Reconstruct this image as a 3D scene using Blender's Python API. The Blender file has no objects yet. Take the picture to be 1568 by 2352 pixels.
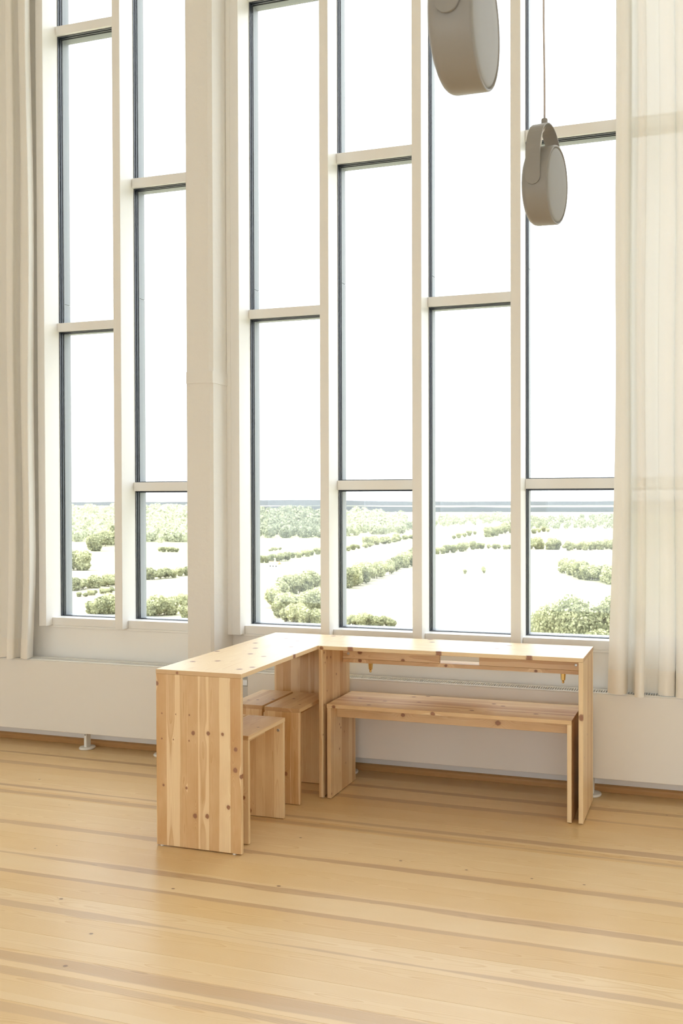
import bpy, bmesh, math, random
from mathutils import Vector, Matrix
import numpy as np

S = bpy.context.scene
COL = S.collection
R = math.radians

# ------------------------------------------------------------------ camera
YAW, PITCH, ROLL = 0.34720, -0.01310, -0.00295
CAM = Vector((2.17713, -3.75970, 1.43088))
FPX = 2387.486


def cam_axes():
    fw = Vector((-math.sin(YAW), math.cos(YAW), 0)); rt = Vector((math.cos(YAW), math.sin(YAW), 0)); up = Vector((0, 0, 1))
    f2 = fw * math.cos(PITCH) + up * math.sin(PITCH); u2 = up * math.cos(PITCH) - fw * math.sin(PITCH)
    r3 = rt * math.cos(ROLL) + u2 * math.sin(ROLL); u3 = u2 * math.cos(ROLL) - rt * math.sin(ROLL)
    return r3, u3, f2


RT, UP, FW = cam_axes()
cd = bpy.data.cameras.new('camera')
cam = bpy.data.objects.new('camera', cd); COL.objects.link(cam)
m = Matrix((RT, UP, -FW)).transposed().to_4x4(); m.translation = CAM
cam.matrix_world = m
cd.sensor_fit = 'VERTICAL'; cd.sensor_height = 36.0; cd.sensor_width = 24.0
cd.lens = FPX / 2352 * 36.0
cd.clip_start = 0.05; cd.clip_end = 20000
cd.dof.use_dof = True; cd.dof.focus_distance = 4.6; cd.dof.aperture_fstop = 10.0
S.camera = cam

# ------------------------------------------------------------------ world, sun, exposure
SKY = 8.0
w = bpy.data.worlds.new('sky'); S.world = w; w.use_nodes = True
wn = w.node_tree.nodes; wn.clear()
bg = wn.new('ShaderNodeBackground'); wo = wn.new('ShaderNodeOutputWorld')
# bright overcast: three times as bright overhead as at the horizon
bg.inputs[0].default_value = (0.90, 0.945, 1.0, 1)
tcw = wn.new('ShaderNodeTexCoord'); sxw = wn.new('ShaderNodeSeparateXYZ'); m1w = wn.new('ShaderNodeMath'); m2w = wn.new('ShaderNodeMath')
m1w.operation = 'MAXIMUM'; m1w.inputs[1].default_value = 0.0
m2w.operation = 'MULTIPLY_ADD'; m2w.inputs[1].default_value = SKY * 2 / 3; m2w.inputs[2].default_value = SKY / 3
wl_ = w.node_tree.links.new
wl_(tcw.outputs['Generated'], sxw.inputs[0]); wl_(sxw.outputs[2], m1w.inputs[0]); wl_(m1w.outputs[0], m2w.inputs[0]); wl_(m2w.outputs[0], bg.inputs[1])
w.node_tree.links.new(bg.outputs[0], wo.inputs[0])
sl = bpy.data.lights.new('sun', 'SUN'); sl.energy = 11.0; sl.angle = R(6); sl.color = (1, 0.95, 0.85)
sun = bpy.data.objects.new('sun', sl); COL.objects.link(sun)
sun.rotation_euler = Vector((0.55, 0.02, -0.8)).to_track_quat('-Z', 'Y').to_euler()
vs = S.view_settings
vs.view_transform = 'Standard'; vs.look = 'None'; vs.exposure = -0.12; vs.gamma = 1.0; vs.use_curve_mapping = False
cy = S.cycles
cy.use_denoising = True
try:
    cy.denoiser = 'OPENIMAGEDENOISE'
except Exception:
    pass
cy.max_bounces = 14; cy.diffuse_bounces = 8; cy.glossy_bounces = 4; cy.transmission_bounces = 6
cy.transparent_max_bounces = 24; cy.volume_bounces = 0
cy.caustics_reflective = False; cy.caustics_refractive = False
cy.sample_clamp_indirect = 12

# ------------------------------------------------------------------ helpers


def link(name, me, mat=None, parent=None):
    o = bpy.data.objects.new(name, me); COL.objects.link(o)
    if me is not None and mat is not None and len(me.materials) == 0:
        me.materials.append(mat)
    if parent is not None:
        o.parent = parent
    return o


def tag(o, label, cat=None, group=None, kind=None):
    o['label'] = label
    if cat: o['category'] = cat
    if group: o['group'] = group
    if kind: o['kind'] = kind
    return o


def empty(name, loc=(0, 0, 0), parent=None):
    o = bpy.data.objects.new(name, None); COL.objects.link(o); o.location = loc
    o.empty_display_size = 0.1
    if parent is not None: o.parent = parent
    return o


def add_box(bm, x0, x1, y0, y1, z0, z1, bev=0.0, seg=1):
    vs_ = [bm.verts.new((x, y, z)) for x in (x0, x1) for y in (y0, y1) for z in (z0, z1)]
    f = [(0, 1, 3, 2), (4, 6, 7, 5), (0, 4, 5, 1), (2, 3, 7, 6), (0, 2, 6, 4), (1, 5, 7, 3)]
    fs = [bm.faces.new([vs_[i] for i in q]) for q in f]
    if bev > 0:
        es = list({e for q in fs for e in q.edges})
        bmesh.ops.bevel(bm, geom=es, offset=bev, segments=seg, affect='EDGES', profile=0.5)


def mesh(bm, smooth=False, name='m'):
    bmesh.ops.recalc_face_normals(bm, faces=bm.faces[:])
    me = bpy.data.meshes.new(name); bm.to_mesh(me); bm.free()
    if smooth:
        for p in me.polygons: p.use_smooth = True
    return me


def box(name, x0, x1, y0, y1, z0, z1, mat, parent=None, bev=0.0, seg=1):
    bm = bmesh.new(); add_box(bm, x0, x1, y0, y1, z0, z1, bev, seg)
    return link(name, mesh(bm), mat, parent)


def boxes(name, lst, mat, parent=None, bev=0.0):
    bm = bmesh.new()
    for b in lst: add_box(bm, *b, bev)
    return link(name, mesh(bm), mat, parent)


def lathe(bm, prof, n=32, axis='Z', cap=True):
    """prof: list of (r, h) along the axis"""
    rings = []
    for r, h in prof:
        ring = []
        for i in range(n):
            a = 2 * math.pi * i / n
            p = (r * math.cos(a), r * math.sin(a), h)
            if axis == 'X': p = (h, r * math.cos(a), r * math.sin(a))
            if axis == 'Y': p = (r * math.cos(a), h, r * math.sin(a))
            ring.append(bm.verts.new(p))
        rings.append(ring)
    for a, b in zip(rings, rings[1:]):
        for i in range(n):
            bm.faces.new((a[i], a[(i + 1) % n], b[(i + 1) % n], b[i]))
    if cap:
        bm.faces.new(rings[0]); bm.faces.new(rings[-1])


def tube(bm, pts, r, n=10):
    pts = [Vector(p) for p in pts]; rings = []
    for i, p in enumerate(pts):
        t = (pts[min(i + 1, len(pts) - 1)] - pts[max(i - 1, 0)]).normalized()
        a = t.orthogonal().normalized() if i == 0 else (rings_a - t * rings_a.dot(t)).normalized()
        rings_a = a; b = t.cross(a)
        rings.append([bm.verts.new(p + (a * math.cos(2 * math.pi * k / n) + b * math.sin(2 * math.pi * k / n)) * r) for k in range(n)])
    for A, B in zip(rings, rings[1:]):
        for k in range(n):
            bm.faces.new((A[k], A[(k + 1) % n], B[(k + 1) % n], B[k]))
    bm.faces.new(rings[0]); bm.faces.new(rings[-1])


# ------------------------------------------------------------------ materials
class NT:
    def __init__(self, name):
        self.mat = bpy.data.materials.new(name); self.mat.use_nodes = True
        self.t = self.mat.node_tree; self.t.nodes.clear()
        self.out = self.n('ShaderNodeOutputMaterial')

    def n(self, typ, **kw):
        nd = self.t.nodes.new(typ)
        for k, v in kw.items(): setattr(nd, k, v)
        return nd

    def l(self, a, b): self.t.links.new(a, b)

    def set(self, sock, v):
        if isinstance(v, bpy.types.NodeSocket): self.l(v, sock)
        else: sock.default_value = v

    def math(self, op, a, b=None, c=None, clamp=False):
        nd = self.n('ShaderNodeMath', operation=op); nd.use_clamp = clamp
        self.set(nd.inputs[0], a)
        if b is not None: self.set(nd.inputs[1], b)
        if c is not None: self.set(nd.inputs[2], c)
        return nd.outputs[0]

    def vmath(self, op, a, b=None, out=0):
        nd = self.n('ShaderNodeVectorMath', operation=op)
        self.set(nd.inputs[0], a)
        if b is not None:
            self.set(nd.inputs['Scale'] if op == 'SCALE' else nd.inputs[1], b)
        return nd.outputs['Value'] if out else nd.outputs[0]

    def mix(self, f, a, b, blend='MIX'):
        nd = self.n('ShaderNodeMix', data_type='RGBA', blend_type=blend)
        self.set(nd.inputs[0], f); self.set(nd.inputs[6], a); self.set(nd.inputs[7], b)
        return nd.outputs[2]

    def noise(self, vec, scale, detail=3, rough=0.5, dist=0.0, w=None):
        nd = self.n('ShaderNodeTexNoise', noise_dimensions='3D' if w is None else '4D')
        self.set(nd.inputs['Vector'], vec); nd.inputs['Scale'].default_value = scale
        nd.inputs['Detail'].default_value = detail; nd.inputs['Roughness'].default_value = rough
        nd.inputs['Distortion'].default_value = dist
        if w is not None: self.set(nd.inputs['W'], w)
        return nd.outputs[0]

    def attr(self, name):
        nd = self.n('ShaderNodeAttribute', attribute_type='OBJECT', attribute_name=name)
        return nd

    def ramp(self, f, stops):
        nd = self.n('ShaderNodeValToRGB'); self.set(nd.inputs[0], f)
        cr = nd.color_ramp
        while len(cr.elements) > 1: cr.elements.remove(cr.elements[0])
        cr.elements[0].position = stops[0][0]; cr.elements[0].color = stops[0][1]
        for p, c in stops[1:]:
            e = cr.elements.new(p); e.color = c
        return nd.outputs[0]

    def smooth(self, v, a, b):
        nd = self.n('ShaderNodeMapRange', interpolation_type='SMOOTHSTEP')
        self.set(nd.inputs[0], v); self.set(nd.inputs[1], a); self.set(nd.inputs[2], b)
        nd.inputs[3].default_value = 0; nd.inputs[4].default_value = 1
        return nd.outputs[0]

    def bsdf(self, color, rough=0.5, spec=0.5, metal=0.0, normal=None, **kw):
        nd = self.n('ShaderNodeBsdfPrincipled')
        self.set(nd.inputs['Base Color'], color); self.set(nd.inputs['Roughness'], rough)
        self.set(nd.inputs['Specular IOR Level'], spec); self.set(nd.inputs['Metallic'], metal)
        if normal is not None: self.l(normal, nd.inputs['Normal'])
        for k, v in kw.items(): self.set(nd.inputs[k], v)
        return nd.outputs[0]

    def bump(self, h, dist, strength=1.0):
        nd = self.n('ShaderNodeBump'); nd.inputs['Strength'].default_value = strength
        nd.inputs['Distance'].default_value = dist; self.l(h, nd.inputs['Height'])
        return nd.outputs[0]

    def done(self, shader, disp=None):
        self.l(shader, self.out.inputs[0]); return self.mat


def c4(r, g, b): return (r, g, b, 1.0)


def paint(name, col, rough=0.5, spec=0.4, bump_scale=None, bump_d=0.0003, detail=4, metal=0.0):
    t = NT(name)
    tc = t.n('ShaderNodeTexCoord').outputs['Object']
    var = t.noise(tc, 1.3, 2)
    colr = t.mix(t.math('MULTIPLY', var, 0.10), c4(*col), c4(*[v * 0.86 for v in col]))
    nrm = None
    if bump_scale:
        nrm = t.bump(t.noise(tc, bump_scale, detail), bump_d)
    return t.done(t.bsdf(colr, rough, spec, metal, nrm))


def wood_material(name, light, dark, knotcol, ring_mm, rough, spec, heart=None, fiber=0.10, nk=4, bumpd=0.00006, coat=0.0):
    """Object-space timber: X along the grain. Per object: seed, tint, core(y0,z0), k1..k4 = (x, y, radius) knots, hb = (centre, half width, 0)."""
    t = NT(name)
    P = t.n('ShaderNodeTexCoord').outputs['Object']
    sx = t.n('ShaderNodeSeparateXYZ'); t.l(P, sx.inputs[0])
    X, Y, Z = sx.outputs
    seed = t.attr('seed').outputs['Fac']; tint = t.attr('tint').outputs['Fac']
    core = t.n('ShaderNodeSeparateXYZ'); t.l(t.attr('core').outputs['Vector'], core.inputs[0])
    # knots
    knz = t.noise(P, 110.0, 2, 0.5, 0, seed)
    bulge = None; mask = None; halo = None
    for k in range(1, nk + 1):
        ks = t.n('ShaderNodeSeparateXYZ'); t.l(t.attr('k%d' % k).outputs['Vector'], ks.inputs[0])
        dx = t.math('SUBTRACT', X, ks.outputs[0]); dy = t.math('SUBTRACT', Y, ks.outputs[1])
        rr = t.math('MAXIMUM', t.math('ABSOLUTE', ks.outputs[2]), 0.0001)
        dxn = t.math('DIVIDE', dx, t.math('MULTIPLY', rr, 1.15)); dyn = t.math('DIVIDE', dy, rr)
        d2 = t.math('ADD', t.math('MULTIPLY', dxn, dxn), t.math('MULTIPLY', dyn, dyn))
        zn = t.math('DIVIDE', t.math('ADD', Z, t.math('MULTIPLY', rr, 0.25)), rr)
        d2 = t.math('ADD', d2, t.math('MULTIPLY', t.math('MULTIPLY', zn, zn), t.math('LESS_THAN', ks.outputs[2], 0.0)))
        dd = t.math('SQRT', d2)
        dd = t.math('ADD', dd, t.math('MULTIPLY', t.math('SUBTRACT', knz, 0.5), 0.55))
        # flow of the grain round the knot
        ax = t.math('DIVIDE', dx, t.math('MULTIPLY', rr, 4.0)); ay = t.math('DIVIDE', dy, t.math('MULTIPLY', rr, 1.9))
        e = t.math('EXPONENT', t.math('MULTIPLY', t.math('ADD', t.math('MULTIPLY', ax, ax), t.math('MULTIPLY', ay, ay)), -1.0))
        b_ = t.math('MULTIPLY', e, t.math('MULTIPLY', rr, 1.1))
        m_ = t.math('SUBTRACT', 1.0, t.smooth(dd, 0.85, 1.15))
        h_ = t.math('EXPONENT', t.math('MULTIPLY', d2, -0.45))
        on = t.math('GREATER_THAN', rr, 0.0002)
        m_ = t.math('MULTIPLY', m_, on); h_ = t.math('MULTIPLY', h_, on); b_ = t.math('MULTIPLY', b_, on)
        core_r = t.math('MULTIPLY', m_, t.math('SUBTRACT', 1.1, t.math('MULTIPLY', t.math('ABSOLUTE', t.math('SUBTRACT', dd, 0.35)), 0.55)))
        bulge = b_ if bulge is None else t.math('ADD', bulge, b_)
        mask = core_r if mask is None else t.math('MAXIMUM', mask, core_r)
        halo = h_ if halo is None else t.math('MAXIMUM', halo, h_)
    # stretched coordinates for the noise
    cmb = t.n('ShaderNodeCombineXYZ')
    t.l(t.math('MULTIPLY', X, 0.10), cmb.inputs[0]); t.l(Y, cmb.inputs[1]); t.l(Z, cmb.inputs[2])
    lowc = t.n('ShaderNodeCombineXYZ')
    t.l(t.math('MULTIPLY', X, 0.35), lowc.inputs[0]); t.l(t.math('MULTIPLY', Y, 1.0), lowc.inputs[1]); t.l(Z, lowc.inputs[2])
    wob = t.noise(lowc.outputs[0], 6.0, 2, 0.5, 0, seed)
    wob2 = t.noise(cmb.outputs[0], 60.0, 3, 0.55, 0, seed)
    y2 = t.math('SUBTRACT', Y, core.outputs[0]); z2 = t.math('SUBTRACT', Z, core.outputs[1])
    rad = t.math('SQRT', t.math('ADD', t.math('MULTIPLY', y2, y2), t.math('MULTIPLY', z2, z2)))
    rad = t.math('ADD', rad, t.math('MULTIPLY', t.math('SUBTRACT', wob, 0.5), heart and 0.05 or 0.022))
    rad = t.math('ADD', rad, t.math('MULTIPLY', t.math('SUBTRACT', wob2, 0.5), 0.003))
    rad = t.math('ADD', rad, bulge)
    ph = t.math('MULTIPLY', rad, 1000.0 / ring_mm)
    fr = t.math('FRACT', ph)
    ring = t.math('POWER', fr, 3.0)
    ring = t.math('MULTIPLY', ring, t.math('SUBTRACT', 1.0, t.smooth(fr, 0.93, 1.0)))
    amp = t.noise(lowc.outputs[0], 9.0, 2, 0.5, 0, t.math('ADD', seed, 7.3))
    # heartwood (inner rings) against sapwood (outer rings)
    fc = t.n('ShaderNodeCombineXYZ')
    t.l(t.math('MULTIPLY', X, 0.02), fc.inputs[0]); t.l(Y, fc.inputs[1]); t.l(Z, fc.inputs[2])
    fib = t.noise(fc.outputs[0], 420.0, 3, 0.6, 0, seed)
    hr = t.attr('heart').outputs['Fac']
    sap = t.smooth(t.math('SUBTRACT', rad, hr), -0.0012, 0.0012)
    lowv = t.noise(lowc.outputs[0], 14.0, 3, 0.55, 0, t.math('ADD', seed, 3.7))
    tt_ = t.math('ADD', tint, t.math('MULTIPLY', t.math('SUBTRACT', lowv, 0.5), 0.9), clamp=True)
    base = t.mix(tt_, c4(*light), c4(*dark))
    base = t.mix(t.math('MULTIPLY', sap, 0.85), base, c4(*light))
    dk = t.mix(1.0, base, c4(0.80, 0.66, 0.48), 'MULTIPLY')
    f1 = t.math('MULTIPLY', ring, t.math('MULTIPLY_ADD', amp, 1.2, 0.05), clamp=True)
    colr = t.mix(f1, base, dk)
    f2 = t.math('MULTIPLY', t.math('SUBTRACT', fib, 0.5), fiber * 2)
    colr = t.mix(t.math('ABSOLUTE', f2), colr, t.mix(t.math('GREATER_THAN', f2, 0.0), c4(0.45, 0.27, 0.12), c4(1, 0.92, 0.75)))
    if heart:
        hb = t.n('ShaderNodeSeparateXYZ'); t.l(t.attr('hb').outputs['Vector'], hb.inputs[0])
        lx = t.n('ShaderNodeCombineXYZ'); t.l(t.math('MULTIPLY', X, 0.45), lx.inputs[0]); t.l(t.math('MULTIPLY', Y, 3.0), lx.inputs[1])
        wv = t.noise(lx.outputs[0], 1.8, 4, 0.55, 0, seed); fade = t.noise(lx.outputs[0], 0.9, 2, 0.5, 0, t.math('ADD', seed, 11.0))
        dist = t.math('ABSOLUTE', t.math('SUBTRACT', Y, hb.outputs[0]))
        dist = t.math('ADD', dist, t.math('MULTIPLY', t.math('SUBTRACT', wv, 0.42), 0.10))
        hm = t.math('SUBTRACT', 1.0, t.smooth(t.math('SUBTRACT', dist, hb.outputs[1]), -0.004, 0.004))
        fibh = t.noise(cmb.outputs[0], 150.0, 3, 0.6, 0, seed)
        hcol = t.mix(t.math('MULTIPLY', ring, 0.8), c4(*heart), c4(*[v * 0.55 for v in heart]))
        hcol = t.mix(t.math('MULTIPLY', fibh, 0.6), hcol, c4(*[min(1, v * 1.25) for v in heart]))
        colr = t.mix(t.math('MULTIPLY', hm, t.math('MULTIPLY', hb.outputs[2], t.math('MULTIPLY_ADD', fade, 1.7, 0.15), clamp=True)), colr, hcol)
    sn = t.n('ShaderNodeSeparateXYZ'); t.l(t.n('ShaderNodeTexCoord').outputs['Normal'], sn.inputs[0])
    endg = t.math('GREATER_THAN', t.math('ABSOLUTE', sn.outputs[0]), 0.8)
    colr = t.mix(endg, colr, t.mix(t.math('MULTIPLY', ring, 0.8), t.mix(1.0, colr, c4(.80, .70, .60), 'MULTIPLY'), t.mix(1.0, colr, c4(.52, .38, .26), 'MULTIPLY')))
    colr = t.mix(t.math('MULTIPLY', halo, 0.30), colr, c4(*[0.5 * (a + b) for a, b in zip(dark, knotcol)]))
    kn = t.noise(P, 260.0, 2)
    kc = t.mix(kn, c4(*[v * 0.6 for v in knotcol]), c4(*[v * 1.5 for v in knotcol]))
    colr = t.mix(mask, colr, kc)
    nrm = t.bump(t.math('ADD', t.math('MULTIPLY', ring, 0.7), fib), bumpd)
    rg = t.math('MULTIPLY_ADD', fib, 0.10, rough - 0.05)
    sh = t.bsdf(colr, rg, spec, 0.0, nrm, **({'Coat Weight': coat, 'Coat Roughness': 0.36} if coat else {}))
    return t.done(sh)


M = {}
M['pine'] = wood_material('pine', (0.85, 0.655, 0.395), (0.55, 0.295, 0.095), (0.27, 0.10, 0.034), 3.0, 0.48, 0.9, nk=4, coat=0.35)
M['floor'] = wood_material('floor_pine', (0.73, 0.55, 0.315), (0.67, 0.465, 0.225), (0.24, 0.14, 0.075), 5.2, 0.36, 0.5,
                           heart=(0.46, 0.295, 0.16), fiber=0.07, nk=4, bumpd=0.00004)
M['skirting'] = wood_material('skirting_oak', (0.52, 0.29, 0.11), (0.44, 0.23, 0.08), (0.16, 0.07, 0.03), 3.0, 0.4, 0.4, nk=1)
M['wall'] = paint('wall_paint', (0.86, 0.85, 0.83), 0.6, 0.3, 350, 0.0002)
M['column'] = paint('column_plaster', (0.79, 0.775, 0.75), 0.6, 0.3, 26, 0.004, 8)
M['white'] = paint('white_lacquer', (0.82, 0.81, 0.79), 0.35, 0.45, 500, 0.00004)
M['radiator'] = paint('radiator_enamel', (0.78, 0.76, 0.73), 0.38, 0.45, 900, 0.00004)
M['grille'] = paint('grille_enamel', (0.82, 0.81, 0.79), 0.4, 0.4)
M['ceiling'] = paint('ceiling_paint', (0.90, 0.89, 0.87), 0.8, 0.2)
M['frame'] = paint('frame_anthracite', (0.030, 0.036, 0.050), 0.32, 0.6)
M['gasket'] = paint('gasket_rubber', (0.012, 0.013, 0.016), 0.55, 0.4)
M['fin'] = paint('outer_reveal_metal', (0.30, 0.315, 0.33), 0.5, 0.4)
M['plastic'] = paint('foot_plastic', (0.80, 0.79, 0.76), 0.3, 0.5)
M['brass'] = paint('brass', (0.78, 0.56, 0.22), 0.25, 0.5, metal=1.0)
M['steel'] = paint('zinc_steel', (0.55, 0.55, 0.54), 0.35, 0.5, metal=1.0)
M['lamp'] = paint('lamp_lacquer', (0.275, 0.26, 0.24), 0.42, 0.4)
M['diffuser'] = paint('lamp_opal', (0.30, 0.29, 0.26), 0.5, 0.25)
M['cord'] = paint('lamp_cord', (0.50, 0.45, 0.43), 0.6, 0.3)
M['rod'] = paint('lamp_rod', (0.85, 0.80, 0.70), 0.3, 0.5)
M['house_wall'] = paint('house_wall', (0.75, 0.70, 0.66), 0.8, 0.2)
M['house_roof'] = paint('house_roof', (0.55, 0.25, 0.12), 0.8, 0.2)
M['shed'] = paint('shed_sheet', (0.60, 0.58, 0.56), 0.8, 0.2)


def glass_material():
    t = NT('window_glass')
    gm = t.n('ShaderNodeNewGeometry')
    cs = t.math('ABSOLUTE', t.vmath('DOT_PRODUCT', gm.outputs['Incoming'], gm.outputs['Normal'], 1))
    fres = t.math('MULTIPLY_ADD', t.math('POWER', t.math('SUBTRACT', 1.0, cs), 5.0), 0.96, 0.04)
    tr = t.n('ShaderNodeBsdfTransparent'); tr.inputs[0].default_value = c4(0.97, 0.985, 0.98)
    gl = t.n('ShaderNodeBsdfGlossy'); gl.inputs['Roughness'].default_value = 0.0
    mx = t.n('ShaderNodeMixShader'); t.l(fres, mx.inputs[0]); t.l(tr.outputs[0], mx.inputs[1]); t.l(gl.outputs[0], mx.inputs[2])
    return t.done(mx.outputs[0])


M['glass'] = glass_material()


def cloth_material(name, transp, tl_f, cc):
    t = NT(name)
    P = t.n('ShaderNodeTexCoord').outputs['Object']
    wv = t.n('ShaderNodeTexNoise'); wv.inputs['Scale'].default_value = 900; t.l(P, wv.inputs['Vector'])
    col = t.mix(t.math('MULTIPLY', wv.outputs[0], 0.25), c4(*cc), c4(*[v * .95 for v in cc]))
    d = t.n('ShaderNodeBsdfDiffuse'); t.l(col, d.inputs[0])
    tl = t.n('ShaderNodeBsdfTranslucent'); t.l(col, tl.inputs[0])
    tp = t.n('ShaderNodeBsdfTransparent')
    m1 = t.n('ShaderNodeMixShader'); m1.inputs[0].default_value = tl_f; t.l(d.outputs[0], m1.inputs[1]); t.l(tl.outputs[0], m1.inputs[2])
    m2 = t.n('ShaderNodeMixShader'); m2.inputs[0].default_value = transp; t.l(m1.outputs[0], m2.inputs[1]); t.l(tp.outputs[0], m2.inputs[2])
    return t.done(m2.outputs[0])


M['curtain'] = cloth_material('curtain_voile', 0.04, 0.12, (0.90, 0.885, 0.85))
M['hem'] = cloth_material('curtain_hem', 0.0, 0.05, (0.88, 0.85, 0.80))


def leaf_material(name, a, b):
    t = NT(name)
    P = t.n('ShaderNodeTexCoord').outputs['Object']
    rnd = t.n('ShaderNodeObjectInfo').outputs['Random']
    v = t.noise(P, 0.9, 3, 0.6, 0, rnd)
    geo = t.n('ShaderNodeNewGeometry').outputs['Random Per Island']
    f = t.math('ADD', t.math('MULTIPLY', t.math('SUBTRACT', v, 0.25), 0.8), t.math('MULTIPLY', t.math('POWER', geo, 2.0), 0.65), clamp=True)
    f = t.math('ADD', f, t.math('MULTIPLY', t.math('SUBTRACT', rnd, 0.5), 0.5), clamp=True)
    col = t.mix(f, c4(*a), c4(*b))
    d = t.n('ShaderNodeBsdfDiffuse'); t.l(col, d.inputs[0])
    tl = t.n('ShaderNodeBsdfTranslucent'); t.l(col, tl.inputs[0])
    mx = t.n('ShaderNodeMixShader'); mx.inputs[0].default_value = 0.4
    t.l(d.outputs[0], mx.inputs[1]); t.l(tl.outputs[0], mx.inputs[2])
    return t.done(mx.outputs[0])


M['leaf'] = leaf_material('leaves', (0.17, 0.185, 0.105), (0.72, 0.72, 0.45))
M['leaf_far'] = leaf_material('leaves_far', (0.17, 0.19, 0.14), (0.54, 0.555, 0.39))
M['bark'] = paint('bark', (0.20, 0.16, 0.12), 0.9, 0.1)


def ground_material():
    t = NT('fields')
    P = t.n('ShaderNodeTexCoord').outputs['Object']
    a = t.noise(P, 0.006, 3, 0.5); b = t.noise(P, 0.12, 4, 0.6)
    col = t.mix(t.smooth(a, 0.42, 0.6), c4(0.27, 0.26, 0.20), c4(0.22, 0.235, 0.15))
    col = t.mix(t.math('MULTIPLY', b, 0.35), col, c4(0.30, 0.26, 0.17))
    return t.done(t.bsdf(col, 1.0, 0.0))


M['ground'] = ground_material()


def hill_material():
    t = NT('wooded_hills')
    P = t.n('ShaderNodeTexCoord').outputs['Object']
    col = t.mix(t.noise(P, 0.01, 5, 0.7), c4(0.028, 0.034, 0.038), c4(0.055, 0.060, 0.058))
    return t.done(t.bsdf(col, 1.0, 0.0))


M['hill'] = hill_material()

# ------------------------------------------------------------------ room shell
XL, XR, YB, ZC = -5.6, 6.0, -5.9, 5.25      # left wall, right wall, back wall, ceiling
YW, YO = 1.425, 1.62                         # inner and outer face of the window wall
FR = 1.507                                   # inner face of the dark window frames
POSTY = 1.36; SILL = 0.734; ZPB = 0.689; ZT = 5.02

flo = box('floor', XL, XR, YB, YW + 0.15, -0.16, -0.024, M['shed'])
tag(flo, 'wide pine board floor with brown heartwood streaks running along the window wall', 'floor', kind='structure')
# boards: (y edges) with heartwood streaks (centre y, half width, strength)
hearts = [(1.125, 0.026, .75), (0.935, 0.030, .7), (0.553, 0.022, .8), (0.462, 0.028, .8), (0.063, 0.034, .75), (-0.275, 0.030, .7),
          (-0.445, 0.022, .75), (-0.71, 0.026, .65), (-1.065, 0.038, .6), (-1.16, 0.026, .6), (-1.345, 0.03, .55), (0.845, 0.010, .6),
          (-1.75, .03, .7), (-2.2, .03, .7), (-2.75, .03, .7)]
edges = [YW + 0.02, 1.26, 1.09, 0.965, 0.80, 0.65, 0.51, 0.43, 0.27, 0.10, -0.06, -0.24, -0.43, -0.60, -0.745, -0.90, -1.025, -1.13, -1.31, -1.45]
while edges[-1] > YB + 0.3: edges.append(edges[-1] - 0.158)
edges.append(YB)
rng = random.Random(5)
fk = [(1.0032, 0.1594, .0055), (1.2706, 0.1466, .0045), (1.5227, 0.1383, .0045), (1.7149, 0.1408, .0045), (0.6554, -0.2469, .007),
      (0.5248, 0.287, .005), (-0.03, -0.62, .007), (0.24, -0.84, .006), (0.30, -1.07, .007), (-0.45, -0.20, .004), (0.30, -0.40, .006)]
for i, (ya, yb) in enumerate(zip(edges, edges[1:])):
    g = 0.00018
    yc = 0.5 * (ya + yb)
    bm = bmesh.new(); hw = (ya - yb) / 2 - g
    add_box(bm, XL, XR, -hw, hw, -0.024, 0.0, 0.0006)
    o = link('board', mesh(bm), M['floor'], flo); o.location = (0, yc, 0)
    o['seed'] = rng.uniform(0, 50); o['tint'] = rng.uniform(0, 1)
    o['core'] = [rng.uniform(-.05, .05), -rng.uniform(0.015, 0.06), 0.0]; o['heart'] = rng.uniform(.06, .14)
    h = [q for q in hearts if yb <= q[0] < ya]
    o['hb'] = [h[0][0] - yc, h[0][1], h[0][2]] if h else [9.0, 0.0, 0.0]
    ks = [(x, y - yc, r) for x, y, r in fk if yb <= y < ya][:4]
    if len(ks) < 4 and i % 3 == 1: ks.append((rng.uniform(-2, 2.4), rng.uniform(-hw, hw) * .8, rng.uniform(.003, .005)))
    for k in range(4): o['k%d' % (k + 1)] = list(ks[k]) if k < len(ks) else [0.0, 0.0, 0.0]

# window wall: built from solid pieces round the openings
posts = [(-1.562, -1.5135), (-1.0491, -0.9997), (-0.314, -0.2636), (0.2055, 0.2546), (0.7092, 0.7588), (1.2138, 1.2638), (1.718, 1.768)]
bays = [(-1.5135, -1.0491), (-0.9997, -0.535), (-0.2636, 0.2055), (0.2546, 0.7092), (0.7588, 1.2138), (1.2638, 1.718)]
par = [1, 0, 1, 0, 1, 0]
for s, x0 in ((-1, -2.45), (1, 1.768)):      # unseen bays added outside the frame, continuing the run to light the room
    x = x0
    for k in range(8 if s > 0 else 6):
        a, b = (x, x + .455) if s > 0 else (x - .455, x)
        bays.append((a, b)); par.append(k % 2)
        posts.append((b, b + .05) if s > 0 else (a - .05, a))
        x += s * .505
    if s < 0: posts.append((x0, x0 + .05))
wl = box('wall_window', XL, XR, YW, YO, -0.02, ZPB, M['wall'])
tag(wl, 'white painted wall below the tall windows behind the radiators', 'wall', kind='structure')
solid = []
xs = sorted(posts)
cuts = sorted(bays)
prev = XL
for a, b in cuts:
    if a - prev > 0.06:
        solid.append((prev + (0.05 if prev > XL else 0), a - 0.05))
    prev = b
solid.append((prev + 0.05, XR))
boxes('pier', [(a, b, YW, YO, ZPB, ZT) for a, b in solid], M['wall'], wl)
box('pier_face', -0.3390, -0.3145, 1.362, YW - .0005, ZPB, ZT, M['wall'], wl)
box('lintel', XL, XR, YW, YO, ZT, ZC, M['wall'], wl)
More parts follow.
